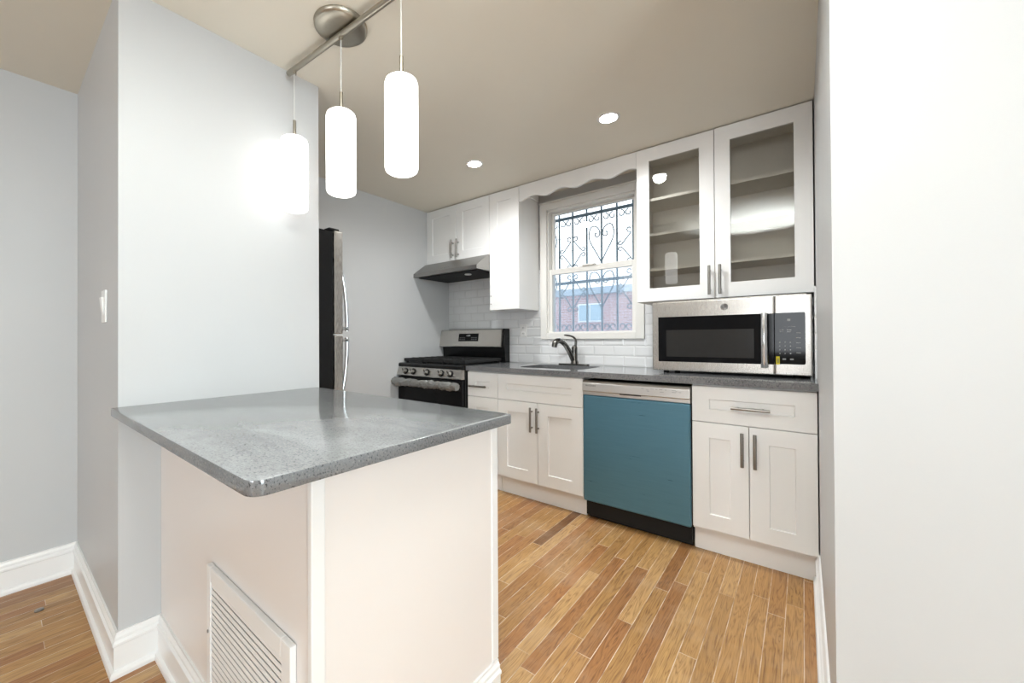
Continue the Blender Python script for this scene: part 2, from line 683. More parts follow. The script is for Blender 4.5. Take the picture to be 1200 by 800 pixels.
b.box(3.3, 3.45, -5.1, -3.1, 0, 0.8).box(3.3, 3.45, -5.1, -3.1, 2.1, CEIL)
b.build('wall_east', M['wall'], kind='structure')
b = MB()
b.box(-3.0, -0.6, -9.65, -9.5, 0, CEIL).box(1.8, 3.45, -9.65, -9.5, 0, CEIL)
b.box(-0.6, 1.8, -9.65, -9.5, 0, 0.8).box(-0.6, 1.8, -9.65, -9.5, 2.1, CEIL)
b.build('wall_rear', M['wall'], kind='structure')

BBP = [(0, 0), (0.024, 0), (0.024, 0.012), (0.021, 0.02), (0.013, 0.024), (0.013, 0.100), (0.017, 0.104),
       (0.017, 0.112), (0.011, 0.118), (0.011, 0.128), (0.006, 0.137), (0.006, 0.143), (0, 0.143)]


def baseboard(name, runs, mat=None):
    """runs: list of (p0, p1, n, m0, m1): floor line p0-p1, n the way it faces, m = mitre (+1 outer corner, -1 inner) at each end."""
    b = MB()
    for p0, p1, nrm, m0, m1 in runs:
        p0, p1, nv = Vector(p0), Vector(p1), Vector(nrm)
        d = (p1 - p0).normalized()

        def f(t):
            r0, r1 = [], []
            for u, z in BBP:
                q0 = p0 + nv * u - d * (u * m0)
                q1 = p1 + nv * u + d * (u * m1)
                r0.append(t.verts.new((q0.x, q0.y, z + 0.0003)))
                r1.append(t.verts.new((q1.x, q1.y, z + 0.0003)))
            n = len(BBP)
            for k in range(n):
                t.faces.new((r0[k], r1[k], r1[(k + 1) % n], r0[(k + 1) % n]))
            t.faces.new(r0)
            t.faces.new(r1[::-1])
            bmesh.ops.recalc_face_normals(t, faces=t.faces)
        b._new(f)
    return b


baseboard('', [((XH, -9.5), (XH, YP), (1, 0), 0, -1)]).build('baseboard_hall', M['trim'], kind='structure')
YB = -2.6405        # peninsula panel facing the hall
baseboard('', [((XH, YP), (XP, YP), (0, -1), -1, 1), ((XP, YP), (XP, YB), (1, 0), 1, -1)]).build('baseboard_center', M['trim'], kind='structure')
baseboard('', [((0, -1.8), (0, -0.5785), (-1, 0), 1, 0)]).build('baseboard_right', M['trim'], kind='structure')
baseboard('', [((0, -1.8), (3.3, -1.8), (0, -1), 1, 0)]).build('baseboard_front', M['trim'], kind='structure')

# tile backsplash
b = MB()
tt = 0.008
b.box(-2.79, -1.742, -tt, -0.0003, 0.90, 1.705)
b.box(-1.742, -0.908, -tt, -0.0003, 0.90, 1.1165)
b.box(-0.908, -0.001, -tt, -0.0003, 0.90, 1.40)
b.box(-tt, -0.0003, -0.435, -tt, 0.916, 1.372)
b.build('wall_tile', M['tile'], kind='structure')

# ---------------------------------------------------------------- the kitchen window
win = bpy.data.objects.new('window_1', None)
win.location = (-1.325, 0, 1.118)
COL.objects.link(win)
win['kind'] = 'structure'
cx0, cx1, cz0, cz1, cw = -1.739, -0.911, 1.118, 2.25, 0.058
b = MB()
b.box(cx0, cx0 + cw, -0.022, -0.0005, cz0, cz1, 0.003).box(cx1 - cw, cx1, -0.022, -0.0005, cz0, cz1, 0.003)
b.box(cx0 + cw, cx1 - cw, -0.022, -0.0005, cz1 - cw, cz1, 0.003).box(cx0 + cw, cx1 - cw, -0.022, -0.0005, cz0, cz0 + 0.05, 0.003)
b.box(cx0 - 0.004, cx1 + 0.004, -0.03, -0.0005, cz1, cz1 + 0.012, 0.003)
b.build('casing', M['vinyl'], win)
b = MB()
fx0, fx1, fz0, fz1 = wx0 + 0.001, wx1 - 0.001, wz0 + 0.001, wz1 - 0.001
for (a, c, d, e) in ((fx0, fx0 + 0.018, fz0, fz1), (fx1 - 0.018, fx1, fz0, fz1), (fx0, fx1, fz0, fz0 + 0.012), (fx0, fx1, fz1 - 0.022, fz1)):
    b.box(a, c, 0.0, 0.12, d, e, 0.002)
b.build('window_frame', M['vinyl'], win)


def sash(x0, x1, z0, z1, y0, y1, st, top, bot):
    b = MB()
    b.box(x0, x0 + st, y0, y1, z0, z1, 0.003).box(x1 - st, x1, y0, y1, z0, z1, 0.003)
    b.box(x0 + st, x1 - st, y0, y1, z1 - top, z1, 0.003).box(x0 + st, x1 - st, y0, y1, z0, z0 + bot, 0.003)
    s = b.build('sash', M['vinyl'], win)
    MB().box(x0 + st, x1 - st, (y0 + y1) / 2 - 0.002, (y0 + y1) / 2 + 0.002, z0 + bot, z1 - top).build('pane', M['glass'], s)
    return s


sash(fx0 + 0.019, fx1 - 0.019, 1.668, fz1 - 0.023, 0.055, 0.085, 0.022, 0.014, 0.035)
lo = sash(fx0 + 0.012, fx1 - 0.012, fz0 + 0.002, 1.700, 0.012, 0.048, 0.030, 0.046, 0.010)
MB().box(-1.38, -1.27, -0.004, 0.011, 1.698, 1.708, 0.002).build('sash_lock', M['vinyl'], lo)
MB().box(fx0 + 0.02, fx1 - 0.02, 0.098, 0.0985, fz0 + 0.01, 1.68).build('insect_screen', M['screen'], win)

# ---------------------------------------------------------------- casings of assumed windows, added around the fill lights behind the camera
for nm, wl, ax, a0, a1, q in (('added_window_2', (3.3, -4.1, 0.8), 'y', -5.1, -3.1, 3.30), ('added_window_3', (0.6, -9.5, 0.8), 'x', -0.6, 1.8, -9.5)):
    w = bpy.data.objects.new(nm, None)
    w.location = wl
    COL.objects.link(w)
    w['kind'] = 'structure'
    b = MB()
    for u0, u1, z0, z1 in ((a0 - .06, a0, .74, 2.16), (a1, a1 + .06, .74, 2.16), (a0, a1, 2.1, 2.16), (a0, a1, .74, .8), ((a0 + a1) / 2 - .025, (a0 + a1) / 2 + .025, .8, 2.1)):
        if ax == 'y':
            b.box(q - .02, q - .0005, u0, u1, z0, z1, .003)
        else:
            b.box(u0, u1, q + .0005, q + .02, z0, z1, .003)
    b.build('casing', M['vinyl'], w)

# ================================================================== PENINSULA
XB = -0.7746
YE = -2.032
pen = thing('peninsula', (-1.3, -2.34, 0), 'white panelled peninsula base standing against the grey wall under the grey counter', 'peninsula')
MB().box(XP + 0.001, XB, YB, YE, 0.0, 0.868).build('body', M['pen'], pen)
b = MB()
b.box(XB - 0.012, XB + 0.004, YB - 0.004, YB + 0.026, 0.144, 0.867, 0.003)
b.build('corner_trim', M['trim'], pen)
b = MB()
b.box(XB - 0.03, XB + 0.004, YE - 0.026, YE + 0.004, 0.144, 0.867, 0.003)
b.build('corner_trim', M['trim'], pen)
baseboard('', [((XP, YB), (XB, YB), (0, -1), -1, 1), ((XB, YB), (XB, YE), (1, 0), 1, 0)]).build('baseboard', M['trim'], pen)

ct = round_poly([(XP + 0.001, -2.7791), (-0.7133, -2.7791), (-0.7133, -2.030), (XP + 0.001, -2.030)], [0, 0.030, 0.014, 0], 8)
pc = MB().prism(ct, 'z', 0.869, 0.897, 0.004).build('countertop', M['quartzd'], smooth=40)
tag(pc, 'grey speckled quartz slab counter with rounded corners on the white peninsula', 'countertop')

gr = thing('return_air_grille', (-1.069, YB, 0.147), 'white louvred air return grille low on the peninsula panel', 'vent grille')
gx0, gx1, gz0, gz1 = -1.304, -0.834, 0.1465, 0.508
yg = YB - 0.001
b = MB()
fwid = 0.040
for a, c, d, e in ((gx0, gx0 + fwid * .65, gz0, gz1), (gx1 - fwid, gx1, gz0, gz1), (gx0 + fwid * .65, gx1 - fwid, gz1 - fwid, gz1), (gx0 + fwid * .65, gx1 - fwid, gz0, gz0 + fwid)):
    b.box(a, c, yg - 0.014, yg, d, e, 0.003)
b.build('frame', M['trim'], gr)
b = MB()
z = gz0 + fwid + 0.008
while z < gz1 - fwid - 0.004:
    b.box(gx0 + fwid * .65, gx1 - fwid, yg - 0.0112, yg - 0.0102, z - 0.0054, z + 0.0054, rot=Matrix.Rotation(math.radians(-6), 3, 'X'))
    z += 0.0166
b.build('louvers', M['trim'], gr)
MB().box(gx0 + 0.02, gx1 - 0.03, yg - 0.002, yg, gz0 + 0.03, gz1 - 0.03).build('shade_backing', M['dark'], gr)  # flat sheet whose colour paints the shade between the louvers
for sx, sz in ((gx0 + 0.012, 0.33), (gx1 - 0.010, 0.33)):
    MB().cyl((sx, yg - 0.0165, sz), (sx, yg - 0.012, sz), 0.004, n=12).build('screw', M['steel'], gr)

# ================================================================== CABINETS
YD = -0.6285       # door faces
YC = -0.609        # carcass face


def pull(b, x, y, z, length, axis, r=0.0074, off=0.03):
    h = length / 2
    if axis == 'z':
        b.cyl((x, y - off, z - h), (x, y - off, z + h), r, n=14, bev=0.001)
        for s in (-1, 1):
            b.cyl((x, y - off, z + s * (h - 0.028)), (x, y - 0.0002, z + s * (h - 0.028)), r * 0.8, n=12)
    else:
        b.cyl((x - h, y - off, z), (x + h, y - off, z), r, n=14, bev=0.001)
        for s in (-1, 1):
            b.cyl((x + s * (h - 0.028), y - off, z), (x + s * (h - 0.028), y - 0.0002, z), r * 0.8, n=12)
    return b


def carcass(b, x0, x1, y0, y1, z0, z1, th=0.018, top=True):
    b.box(x0, x0 + th, y0, y1, z0, z1).box(x1 - th, x1, y0, y1, z0, z1)
    b.box(x0 + th, x1 - th, y0, y1, z0, z0 + th).box(x0 + th, x1 - th, y1 - th, y1, z0 + th, z1)
    if top:
        b.box(x0 + th, x1 - th, y0, y1 - th, z1 - th, z1)
    return b


def base_cab(x0, x1, label, doors, drawer_pull, dr_fz=0.062, mid_frame=None):
    t = thing('base_cabinet', ((x0 + x1) / 2, -0.31, 0), label, 'cabinet', 'white base cabinets under the window wall counter')
    b = carcass(MB(), x0 + 0.001, x1 - 0.001, YC, -0.012, 0.118, 0.879, top=False)
    b.box(x0 + 0.02, x1 - 0.02, YC, YC + 0.018, 0.868, 0.879)
    b.box(x0 + 0.02, x1 - 0.02, YC, YC + 0.018, 0.665, 0.70)
    b.build('carcass', M['cab'], t)
    b = MB()
    b.box(x0 + 0.001, x1 - 0.001 - (0.0105 if x1 > -0.1 else 0), -0.578, -0.560, 0.0, 0.117, 0.001)
    b.build('toe_kick', M['trim'], t)
    d = MB().shaker(x0 + 0.0015, x1 - 0.0015, 0.6866, 0.8716, YD, fw=0.077, fz=dr_fz).build('drawer_front', M['cab'], t)
    if drawer_pull:
        px, pz, ln = drawer_pull
        pull(MB(), px, YD, pz, ln, 'x').build('handle', M['pull'], d, smooth=40)
    n = len(doors)
    for a, c, hx in doors:
        dd = MB().shaker(a, c, 0.133, 0.6826, YD, fw=0.0765, fz=0.077).build('door', M['cab'], t)
        if hx:
            pull(MB(), hx, YD, 0.57, 0.166, 'z').build('handle', M['pull'], dd, smooth=40)
    return t


base_cab(-2.040, -1.755, 'narrow white base cabinet with one drawer beside the gas range', [(-2.0385, -1.7565, None)], (-1.926, 0.765, 0.16), 0.070)
base_cab(-1.755, -1.104, 'wide white base cabinet with two doors under the sink', [(-1.7535, -1.429, -1.469), (-1.426, -1.1055, -1.420)], None, 0.070)
base_cab(-0.5035, -0.0035, 'white base cabinet with drawer and two doors at the right wall', [(-0.502, -0.2585, -0.283), (-0.2555, -0.005, -0.232)], (-0.25, 0.772, 0.156), 0.066)

# counter with sink cut-out
sx0, sx1, sy0, sy1 = -1.66, -1.17, -0.53, -0.13
cy0 = -0.650
outer = [(-2.041, cy0), (-0.001, cy0), (-0.001, -0.009), (-2.041, -0.009)]
hole = round_poly([(sx0, sy0), (sx1, sy0), (sx1, sy1), (sx0, sy1)], [0.09, 0.09, 0.06, 0.06], 8)


def slab_with_hole(t):
    zt, zb = 0.915, 0.8805
    for z, flip in ((zt, False), (zb, True)):
        ov = [t.verts.new((*p, z)) for p in outer]
        hv = [t.verts.new((*p, z)) for p in hole]
        es = [t.edges.new((ov[k], ov[(k + 1) % len(ov)])) for k in range(len(ov))]
        es += [t.edges.new((hv[k], hv[(k + 1) % len(hv)])) for k in range(len(hv))]
        bmesh.ops.triangle_fill(t, use_beauty=True, use_dissolve=False, edges=es)
        if not flip:
            top = (ov, hv)
        else:
            for A, B in ((top[0], ov), (top[1], hv)):
                n = len(A)
                for k in range(n):
                    t.faces.new((A[k], A[(k + 1) % n], B[(k + 1) % n], B[k]))
    bmesh.ops.recalc_face_normals(t, faces=t.faces)


kc = MB()._new(slab_with_hole)
kc = kc.build('countertop', M['quartz'])
tag(kc, 'long dark grey quartz counter along the tiled wall with the sink cut-out', 'countertop')

sk = thing('sink', (-1.415, -0.33, 0.70), 'undermount stainless sink set in the dark counter below the window', 'sink')


def basin(t):
    def ring(off, z):
        c = round_poly([(sx0 - off, sy0 - off), (sx1 + off, sy0 - off), (sx1 + off, sy1 + off), (sx0 - off, sy1 + off)], [0.09 + off, 0.09 + off, 0.06 + off, 0.06 + off], 8)
        return [t.verts.new((*p, z)) for p in c]
    rings = [ring(0.02, 0.8795), ring(0.004, 0.8795), ring(0.0, 0.86), ring(-0.01, 0.73), ring(-0.04, 0.705), ring(-0.055, 0.70),
             ring(-0.055, 0.697), ring(-0.035, 0.702), ring(-0.006, 0.73), ring(0.004, 0.86), ring(0.008, 0.8765), ring(0.02, 0.8765)]
    n = len(rings[0])
    for A, B in zip(rings, rings[1:] + rings[:1]):
        if A is rings[5]:
            continue
        for k in range(n):
            t.faces.new((A[k], A[(k + 1) % n], B[(k + 1) % n], B[k]))
    t.faces.new(rings[5])
    t.faces.new(rings[6][::-1])
    bmesh.ops.recalc_face_normals(t, faces=t.faces)


MB()._new(basin).build('basin', M['dsteel'], sk, smooth=40)
MB().cyl((-1.415, -0.30, 0.7005), (-1.415, -0.30, 0.704), 0.045, n=28, bev=0.001).build('drain', M['chrome'], sk, smooth=40)

# faucet
fa = thing('faucet', (-1.42, -0.075, 0.915), 'dark brushed nickel single lever pull-out faucet behind the sink', 'faucet')
b = MB()
pl = round_poly([(-1.545, -0.102), (-1.295, -0.102), (-1.295, -0.048), (-1.545, -0.048)], [0.026] * 4, 6)
b.prism(pl, 'z', 0.9155, 0.926, 0.003)
b.build('base_plate', M['faucet'], fa, smooth=40)
b = MB()
b.lathe([(0.030, 0.926), (0.029, 0.940), (0.0225, 0.955), (0.0215, 1.03), (0.023, 1.05), (0.018, 1.064), (0.008, 1.070)], (-1.412, -0.075, 0), 24)
b.build('body', M['faucet'], fa, smooth=50)


def bez(p0, p1, p2, p3, n=14):
    o = []
    for k in range(n + 1):
        t = k / n
        o.append(tuple((1 - t) ** 3 * a + 3 * t * (1 - t) ** 2 * b_ + 3 * t * t * (1 - t) * c + t ** 3 * d for a, b_, c, d in zip(p0, p1, p2, p3)))
    return o


path = bez((-1.420, -0.085, 0.955), (-1.436, -0.12, 1.03), (-1.452, -0.16, 1.10), (-1.470, -0.225, 1.105))
MB().tube(path, [0.019] * 8 + [0.018] * 7, 16).build('spout', M['faucet'], fa, smooth=60)
MB().tube([(-1.468, -0.215, 1.106), (-1.474, -0.25, 1.103), (-1.478, -0.272, 1.088), (-1.480, -0.28, 1.058)], [0.020, 0.022, 0.022, 0.019], 16).build('spray_head', M['faucet'], fa, smooth=60)
path = bez((-1.408, -0.072, 1.055), (-1.390, -0.060, 1.135), (-1.425, -0.085, 1.145), (-1.475, -0.125, 1.150), 12)
MB().tube(path, [0.014, 0.0135, 0.013, 0.012, 0.011, 0.010, 0.0095, 0.009, 0.0085, 0.008, 0.008, 0.0075, 0.006], 12, 0.7).build('lever', M['faucet'], fa, smooth=60)

# ---------------------------------------------------------------- wall cabinets
YU = -0.326
UZ = 2.3316
t = thing('wall_cabinet', (-2.417, -0.16, 1.828), 'low white two door wall cabinet over the range hood', 'cabinet', 'white wall cabinets at the ceiling')
carcass(MB(), -2.788, -2.046, YU + 0.0195, -0.009, 1.829, UZ).build('carcass', M['cab'], t)
for a, c, hx in ((-2.787, -2.418, -2.447), (-2.4145, -2.047, -2.386)):
    dd = MB().shaker(a, c, 1.829, UZ - 0.002, YU, fw=0.076).build('door', M['cab'], t)
    pull(MB(), hx, YU, 1.932, 0.163, 'z').build('handle', M['pull'], dd, smooth=40)
t = thing('wall_cabinet', (-1.90, -0.16, 1.3602), 'tall narrow white wall cabinet between range hood and window', 'cabinet', 'white wall cabinets at the ceiling')
carcass(MB(), -2.0435, -1.757, YU + 0.0195, -0.009, 1.3602, UZ).build('carcass', M['cab'], t)
dd = MB().shaker(-2.0430, -1.7575, 1.361, UZ - 0.002, YU, fw=0.078).build('door', M['cab'], t)
for hz in (1.412, 1.478):
    MB().cyl((-2.030, YU - 0.0025, hz), (-2.030, YU + 0.001, hz), 0.0045, n=12).build('screw_cap', M['pull'], dd)
MB().box(-1.7565, -1.742, YU + 0.03, -0.03, UZ - 0.055, UZ, 0.004).build('top_moulding', M['cab'], t)

t = thing('wall_cabinet', (-0.435, -0.16, 1.3518), 'white wall cabinet with two glass doors above the microwave', 'cabinet', 'white wall cabinets at the ceiling')
ux0, ux1 = -0.8648, -0.0062
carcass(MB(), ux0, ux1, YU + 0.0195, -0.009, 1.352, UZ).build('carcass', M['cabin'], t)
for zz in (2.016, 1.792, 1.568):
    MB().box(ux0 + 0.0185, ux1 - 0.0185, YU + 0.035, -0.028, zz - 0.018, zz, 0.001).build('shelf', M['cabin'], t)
for a, c, hx in ((ux0, -0.4372, -0.461), (-0.4342, ux1, -0.409)):
    fw = 0.0745
    dd = MB().shaker(a, c, 1.353, UZ - 0.002, YU, fw=fw, fz=0.083, hole=True).build('door', M['cab'], t)
    MB().box(a + fw + 0.0002, c - fw - 0.0002, YU + 0.008, YU + 0.012, 1.353 + 0.0832, UZ - 0.0852).build('glass_pane', M['cglass'], dd)
    pull(MB(), hx, YU, 1.455, 0.168, 'z').build('handle', M['pull'], dd, smooth=40)

# scalloped valance
pts = []
x0v, x1v = -1.754, -0.867
N = 90
for k in range(N + 1):
    u = k / N
    x = x0v + (x1v - x0v) * u
    zb = 2.2195 + 0.0135 * math.cos(2 * math.pi * (x + 1.40) / 0.24)
    pts.append((x, zb))
pts += [(x1v, UZ), (x0v, UZ)]
vl = MB().prism(pts, 'y', -0.322, -0.303).build('valance', M['cab'])
tag(vl, 'white scalloped wooden valance under the ceiling over the window', 'valance')

# ================================================================== RANGE HOOD
hd = thing('range_hood', (-2.417, -0.25, 1.69), 'stainless under-cabinet range hood with sloping front above the stove', 'range hood')
hx0, hx1 = -2.787, -2.0455
b = MB()
b.prism([(-0.010, 1.692), (-0.500, 1.692), (-0.500, 1.724), (-0.345, 1.8275), (-0.010, 1.8275)], 'x', hx0, hx1, 0.002)
b.build('canopy', M['hood'], hd)
b = MB()
b.box(hx0 + 0.03, hx1 - 0.03, -0.46, -0.06, 1.684, 1.6915, 0.003)
b.build('filter', M['blackm'], hd)
MB().cyl((-2.25, -0.36, 1.6835), (-2.25, -0.36, 1.676), 0.03, n=20, bev=0.002).build('lamp_lens', M['white'], hd, smooth=40)
sl = math.atan2(0.1035, 0.155)
for k in range(5):
    xx = -2.47 + 0.022 * k
    MB().box(xx - 0.007, xx + 0.007, -0.4635, -0.4575, 1.7475, 1.7545, 0.001, rot=Matrix.Rotation(-sl, 3, 'X')).build('button', M['chrome'], hd)

# ================================================================== GAS RANGE
st = thing('gas_range', (-2.417, -0.34, 0), 'stainless and black freestanding gas range between left wall and counter', 'stove')
rx0, rx1 = -2.786, -2.046
b = MB()
b.box(rx0, rx1, -0.655, -0.035, 0.03, 0.898, 0.002)
b.build('body', M['black'], st)
b = MB()
b.prism([(-0.657, 0.8855), (-0.681, 0.8855), (-0.683, 0.908), (-0.672, 0.918), (-0.12, 0.918), (-0.12, 0.899), (-0.657, 0.899)], 'x', rx0, rx1)
b.build('cooktop', M['black'], st)
b = MB()
b.prism([(-0.6565, 0.808), (-0.700, 0.808), (-0.706, 0.815), (-0.684, 0.880), (-0.680, 0.884), (-0.6565, 0.884)], 'x', rx0, rx1, 0.002)
cpn = b.build('control_panel', M['steel'], st)
for kx in (-2.677, -2.581, -2.417, -2.257, -2.159):
    k_ = MB()
    c0 = Vector((kx, -0.6965, 0.849))
    dv = Vector((0, -0.95, 0.312)).normalized()
    MB().cyl(c0 - dv * 0.004, c0 + dv * 0.007, 0.027, n=24, bev=0.002).build('knob_shade_ring', M['blackm'], st, smooth=40)  # black ring added as painted shading around the knob's foot
    k_.cyl(c0 + dv * 0.0072, c0 + dv * 0.034, 0.020, 0.018, n=24, bev=0.002)
    kk = k_.build('knob', M['steel'], st, smooth=40)
    p = c0 + dv * 0.0352
    MB().box(kx - 0.003, kx + 0.003, p.y - 0.003, p.y + 0.001, p.z - 0.017, p.z + 0.017, 0.001, rot=Matrix.Rotation(math.radians(18), 3, 'X')).build('pointer', M['blackm'], kk)
# oven door
b = MB()
b.box(rx0 + 0.004, rx1 - 0.004, -0.690, -0.657, 0.235, 0.800, 0.004)
od = b.build('oven_door', M['bglass'], st)
b = MB()
b.box(rx0 + 0.010, rx1 - 0.010, -0.6925, -0.6902, 0.718, 0.797, 0.001)
b.build('door_rail', M['black'], od)
b = MB()
hb = []
rr = []
for k in range(61):
    u = k / 60
    hb.append((rx0 + 0.006 + (rx1 - rx0 - 0.012) * u, -0.735 - 0.004 * math.sin(u * 40), 0.757 + 0.003 * math.sin(u * 53 + 1)))
    rr.append(0.031 + 0.0025 * math.sin(u * 23 + 1) + 0.0018 * math.sin(u * 71 + 2) + (0.007 * math.sin(math.pi * u / 0.2) if u < 0.2 else 0))
b.tube(hb, rr, 20)
for s in (rx0 + 0.05, rx1 - 0.05):
    b.cyl((s, -0.735, 0.757), (s, -0.6905, 0.757), 0.014, n=12)


def lump(bm):
    for v in bm.verts:
        v.co += Vector((random.uniform(-1, 1), random.uniform(-1, 1), random.uniform(-1, 1))) * 0.0032


lump(b.bm)
b.build('door_handle', M['wrap'], od, label='oven door handle wrapped in clear bubble wrap')
b = MB()
b.box(rx0 + 0.004, rx1 - 0.004, -0.688, -0.657, 0.06, 0.228, 0.004)
b.build('storage_drawer', M['steel'], st)
# backguard
b = MB()
b.prism([(-0.028, 0.90), (-0.095, 0.90), (-0.105, 1.045), (-0.115, 1.05), (-0.10, 1.205), (-0.09, 1.214), (-0.028, 1.214)], 'x', rx0, rx1)
bgd = b.build('backguard', M['black'], st)
b = MB()
b.prism([(-0.118, 1.048), (-0.152, 1.050), (-0.154, 1.056), (-0.128, 1.205), (-0.118, 1.213), (-0.102, 1.213)], 'x', rx0 - 0.001 + 0.002, rx1 - 0.018, 0.002)
b.build('backguard_panel', M['steelv'], bgd)
sl2 = math.atan2(0.026, 0.149)


def on_guard(z, out=0.0):
    return -0.154 + (z - 1.056) * (0.026 / 0.149) - out


zc = 1.138
b = MB()
b.box(-2.547, -2.312, on_guard(zc, 0.003), on_guard(zc, -0.002), zc - 0.036, zc + 0.036, 0.001, rot=Matrix.Rotation(-sl2, 3, 'X'))
dsp = b.build('display', M['bglass'], bgd)
TILT = (math.radians(90) - sl2, 0, 0)
text('clock_digits', '12:00', 0.022, (-2.43, on_guard(1.155, 0.0045), 1.155), TILT, M['white'], dsp)
b = MB()
for kx in (-2.525, -2.50, -2.475, -2.385, -2.36, -2.335):
    for kz in (1.118, 1.135):
        b.box(kx - 0.006, kx + 0.006, on_guard(kz, 0.0042), on_guard(kz, 0.003), kz - 0.002, kz + 0.002)
b.build('key_markings', M['mark'], dsp)
# burners and grates
for bx, by in ((-2.60, -0.50), (-2.60, -0.25), (-2.417, -0.375), (-2.23, -0.50), (-2.23, -0.25)):
    MB().lathe([(0.05, 0.9185), (0.05, 0.926), (0.036, 0.928), (0.036, 0.934), (0.028, 0.938)], (bx, by, 0), 24).build('burner', M['iron'], st, smooth=40)
for gx in (-2.655, -2.417, -2.179):
    g0, g1 = gx - 0.115, gx + 0.115
    b = MB()
    for yy in (-0.625, -0.14):
        b.box(g0, g1, yy - 0.008, yy + 0.008, 0.930, 0.956, 0.003)
    for xx in (g0 + 0.007, g1 - 0.007):
        b.box(xx - 0.007, xx + 0.007, -0.618, -0.147, 0.930, 0.956, 0.003)
    b.box(gx - 0.006, gx + 0.006, -0.618, -0.147, 0.942, 0.959, 0.002)
    for yy in (-0.54, -0.46, -0.30, -0.22, -0.38):
        b.box(g0 + 0.014, g1 - 0.014, yy - 0.006, yy + 0.006, 0.942, 0.959, 0.002)
    for yy in (-0.60, -0.16):
        for xx in (g0 + 0.008, g1 - 0.008):
            b.box(xx - 0.008, xx + 0.008, yy - 0.008, yy + 0.008, 0.9185, 0.938)
    b.build('grate', M['iron'], st)
for s in (rx0 + 0.04, rx1 - 0.04):
    for yy in (-0.62, -0.08):
        MB().cyl((s, yy, 0), (s, yy, 0.031), 0.018, n=14).build('foot', M['blackm'], st)

# ================================================================== DISHWASHER
dw = thing('dishwasher', (-0.804, -0.33, 0), 'dishwasher with blue protective film on its door and stainless top strip', 'dishwasher')
dx0, dx1 = -1.1008, -0.5079
MB().box(dx0 + 0.004, dx1 - 0.004, -0.600, -0.06, 0.02, 0.862).build('tub', M['blackm'], dw)
b = MB().box(dx0 + 0.002, dx1 - 0.002, -0.630, -0.601, 0.120, 0.772, 0.004)
dr = b.build('door', M['steelv'], dw)
MB().box(dx0, dx1, -0.6412, -0.6115, 0.118, 0.7725, 0.013, 5).build('protective_film', M['film'], dr, label='blue plastic film')
b = MB()
b.prism([(-0.601, 0.773), (-0.636, 0.773), (-0.640, 0.776), (-0.640, 0.794), (-0.648, 0.800), (-0.646, 0.846), (-0.634, 0.861), (-0.601, 0.864)], 'x', dx0, dx1, 0.001)
cp = b.build('control_strip', M['strip'], dw)
MB().box(-0.875, -0.755, -0.6425, -0.6395, 0.7905, 0.7985).build('pocket_handle', M['blackm'], cp)
text('brand_lettering', 'FRIGIDAIRE', 0.0125, (-1.048, -0.6477, 0.832), FRONT, M['dmark'], cp)
b = MB()
for bx, bz, bw2 in ((-0.745, .838, .008), (-0.72, .831, .008), (-0.715, .824, .006), (-0.695, .838, .012), (-0.672, .838, .006), (-0.65, .838, .010), (-0.645, .825, .012), (-0.625, .838, .006), (-0.585, .838, .012), (-0.585, .828, .012), (-0.572, .833, .005), (-0.555, .830, .008)):
    b.box(bx - bw2 * .8, bx + bw2 * .8, -0.6482, -0.6468, bz - 0.0012, bz + 0.0012)
b.build('key_markings', M['mark'], cp)
b = MB()
b.box(dx0 + 0.008, dx1 + 0.001, -0.575, -0.560, 0.002, 0.116)
kp = b.build('kick_plate', M['scuff'], dw)
MB().cyl((-0.525, -0.5775, 0.045), (-0.525, -0.575, 0.045), 0.005, n=10).build('screw', M['steel'], kp)

# ================================================================== MICROWAVE
mw = thing('microwave', (-0.385, -0.22, 0.9155), 'stainless microwave with black glass door standing on the counter', 'microwave')
mx0, mx1, mz0, mz1 = -0.750, -0.0165, 0.930, 1.336
ms = -0.1633
MB().box(mx0 + 0.004, mx1 - 0.006, -0.392, -0.03, mz0 + 0.004, mz1 - 0.002, 0.002).build('casing', M['blackm'], mw)
b = MB().box(mx0, ms - 0.0015, -0.424, -0.3925, mz0, mz1, 0.006, 3)
dd = b.build('door', M['steelv'], mw)
MB().box(-0.716, ms - 0.0017, -0.4255, -0.4235, 0.983, 1.247, 0.0007).build('door_glass', M['bglass'], dd)
MB().box(-0.672, -0.249, -0.4262, -0.4256, 1.013, 1.169).build('door_window', M['mesh'], dd)
b = MB()
hp = []
for k in range(25):
    u = k / 24
    hp.append((-0.2035, -0.455 - 0.014 * math.sin(math.pi * u), 0.968 + 0.279 * u))
b.tube(hp, 0.0155, 16)
for zz in (0.985, 1.230):
    b.box(-0.212, -0.195, -0.456, -0.4258, zz - 0.011, zz + 0.011, 0.002)
b.build('door_handle', M['chrome'], dd, smooth=50)
em = MB()
ec = (-0.380, 1.292)
em.cyl((ec[0], -0.4242, ec[1]), (ec[0], -0.4262, ec[1]), 0.0175, n=32, bev=0.0006)
emb = em.build('emblem', M['dmark'], dd, smooth=40)
b = MB()
for r_ in (0.0150, 0.0118):
    b.tube([(ec[0] + r_ * math.cos(a * math.pi / 16), -0.4264, ec[1] + r_ * math.sin(a * math.pi / 16)) for a in range(33)], 0.0007, 6)
for s in (-1, 1):
    b.tube([(ec[0] + s * (0.0042 + 0.0036 * math.cos(a * 0.42)), -0.4264, ec[1] + 0.0052 * math.sin(a * 0.42) + 0.001 * s) for a in range(14)], 0.0008, 6)
b.build('monogram', M['steel'], emb)
b = MB().box(ms + 0.0015, mx1, -0.424, -0.3925, mz0, mz1, 0.006, 3)
cpn = b.build('control_panel', M['steelv'], mw)
b = MB()
kp = round_poly([(ms + 0.0018, 0.986), (-0.042, 0.986), (-0.042, 1.248), (ms + 0.0018, 1.248)], [0, 0.008, 0.008, 0], 4)
b.prism(kp, 'y', -0.4256, -0.4236)
key = b.build('keypad', M['bglass'], cpn)
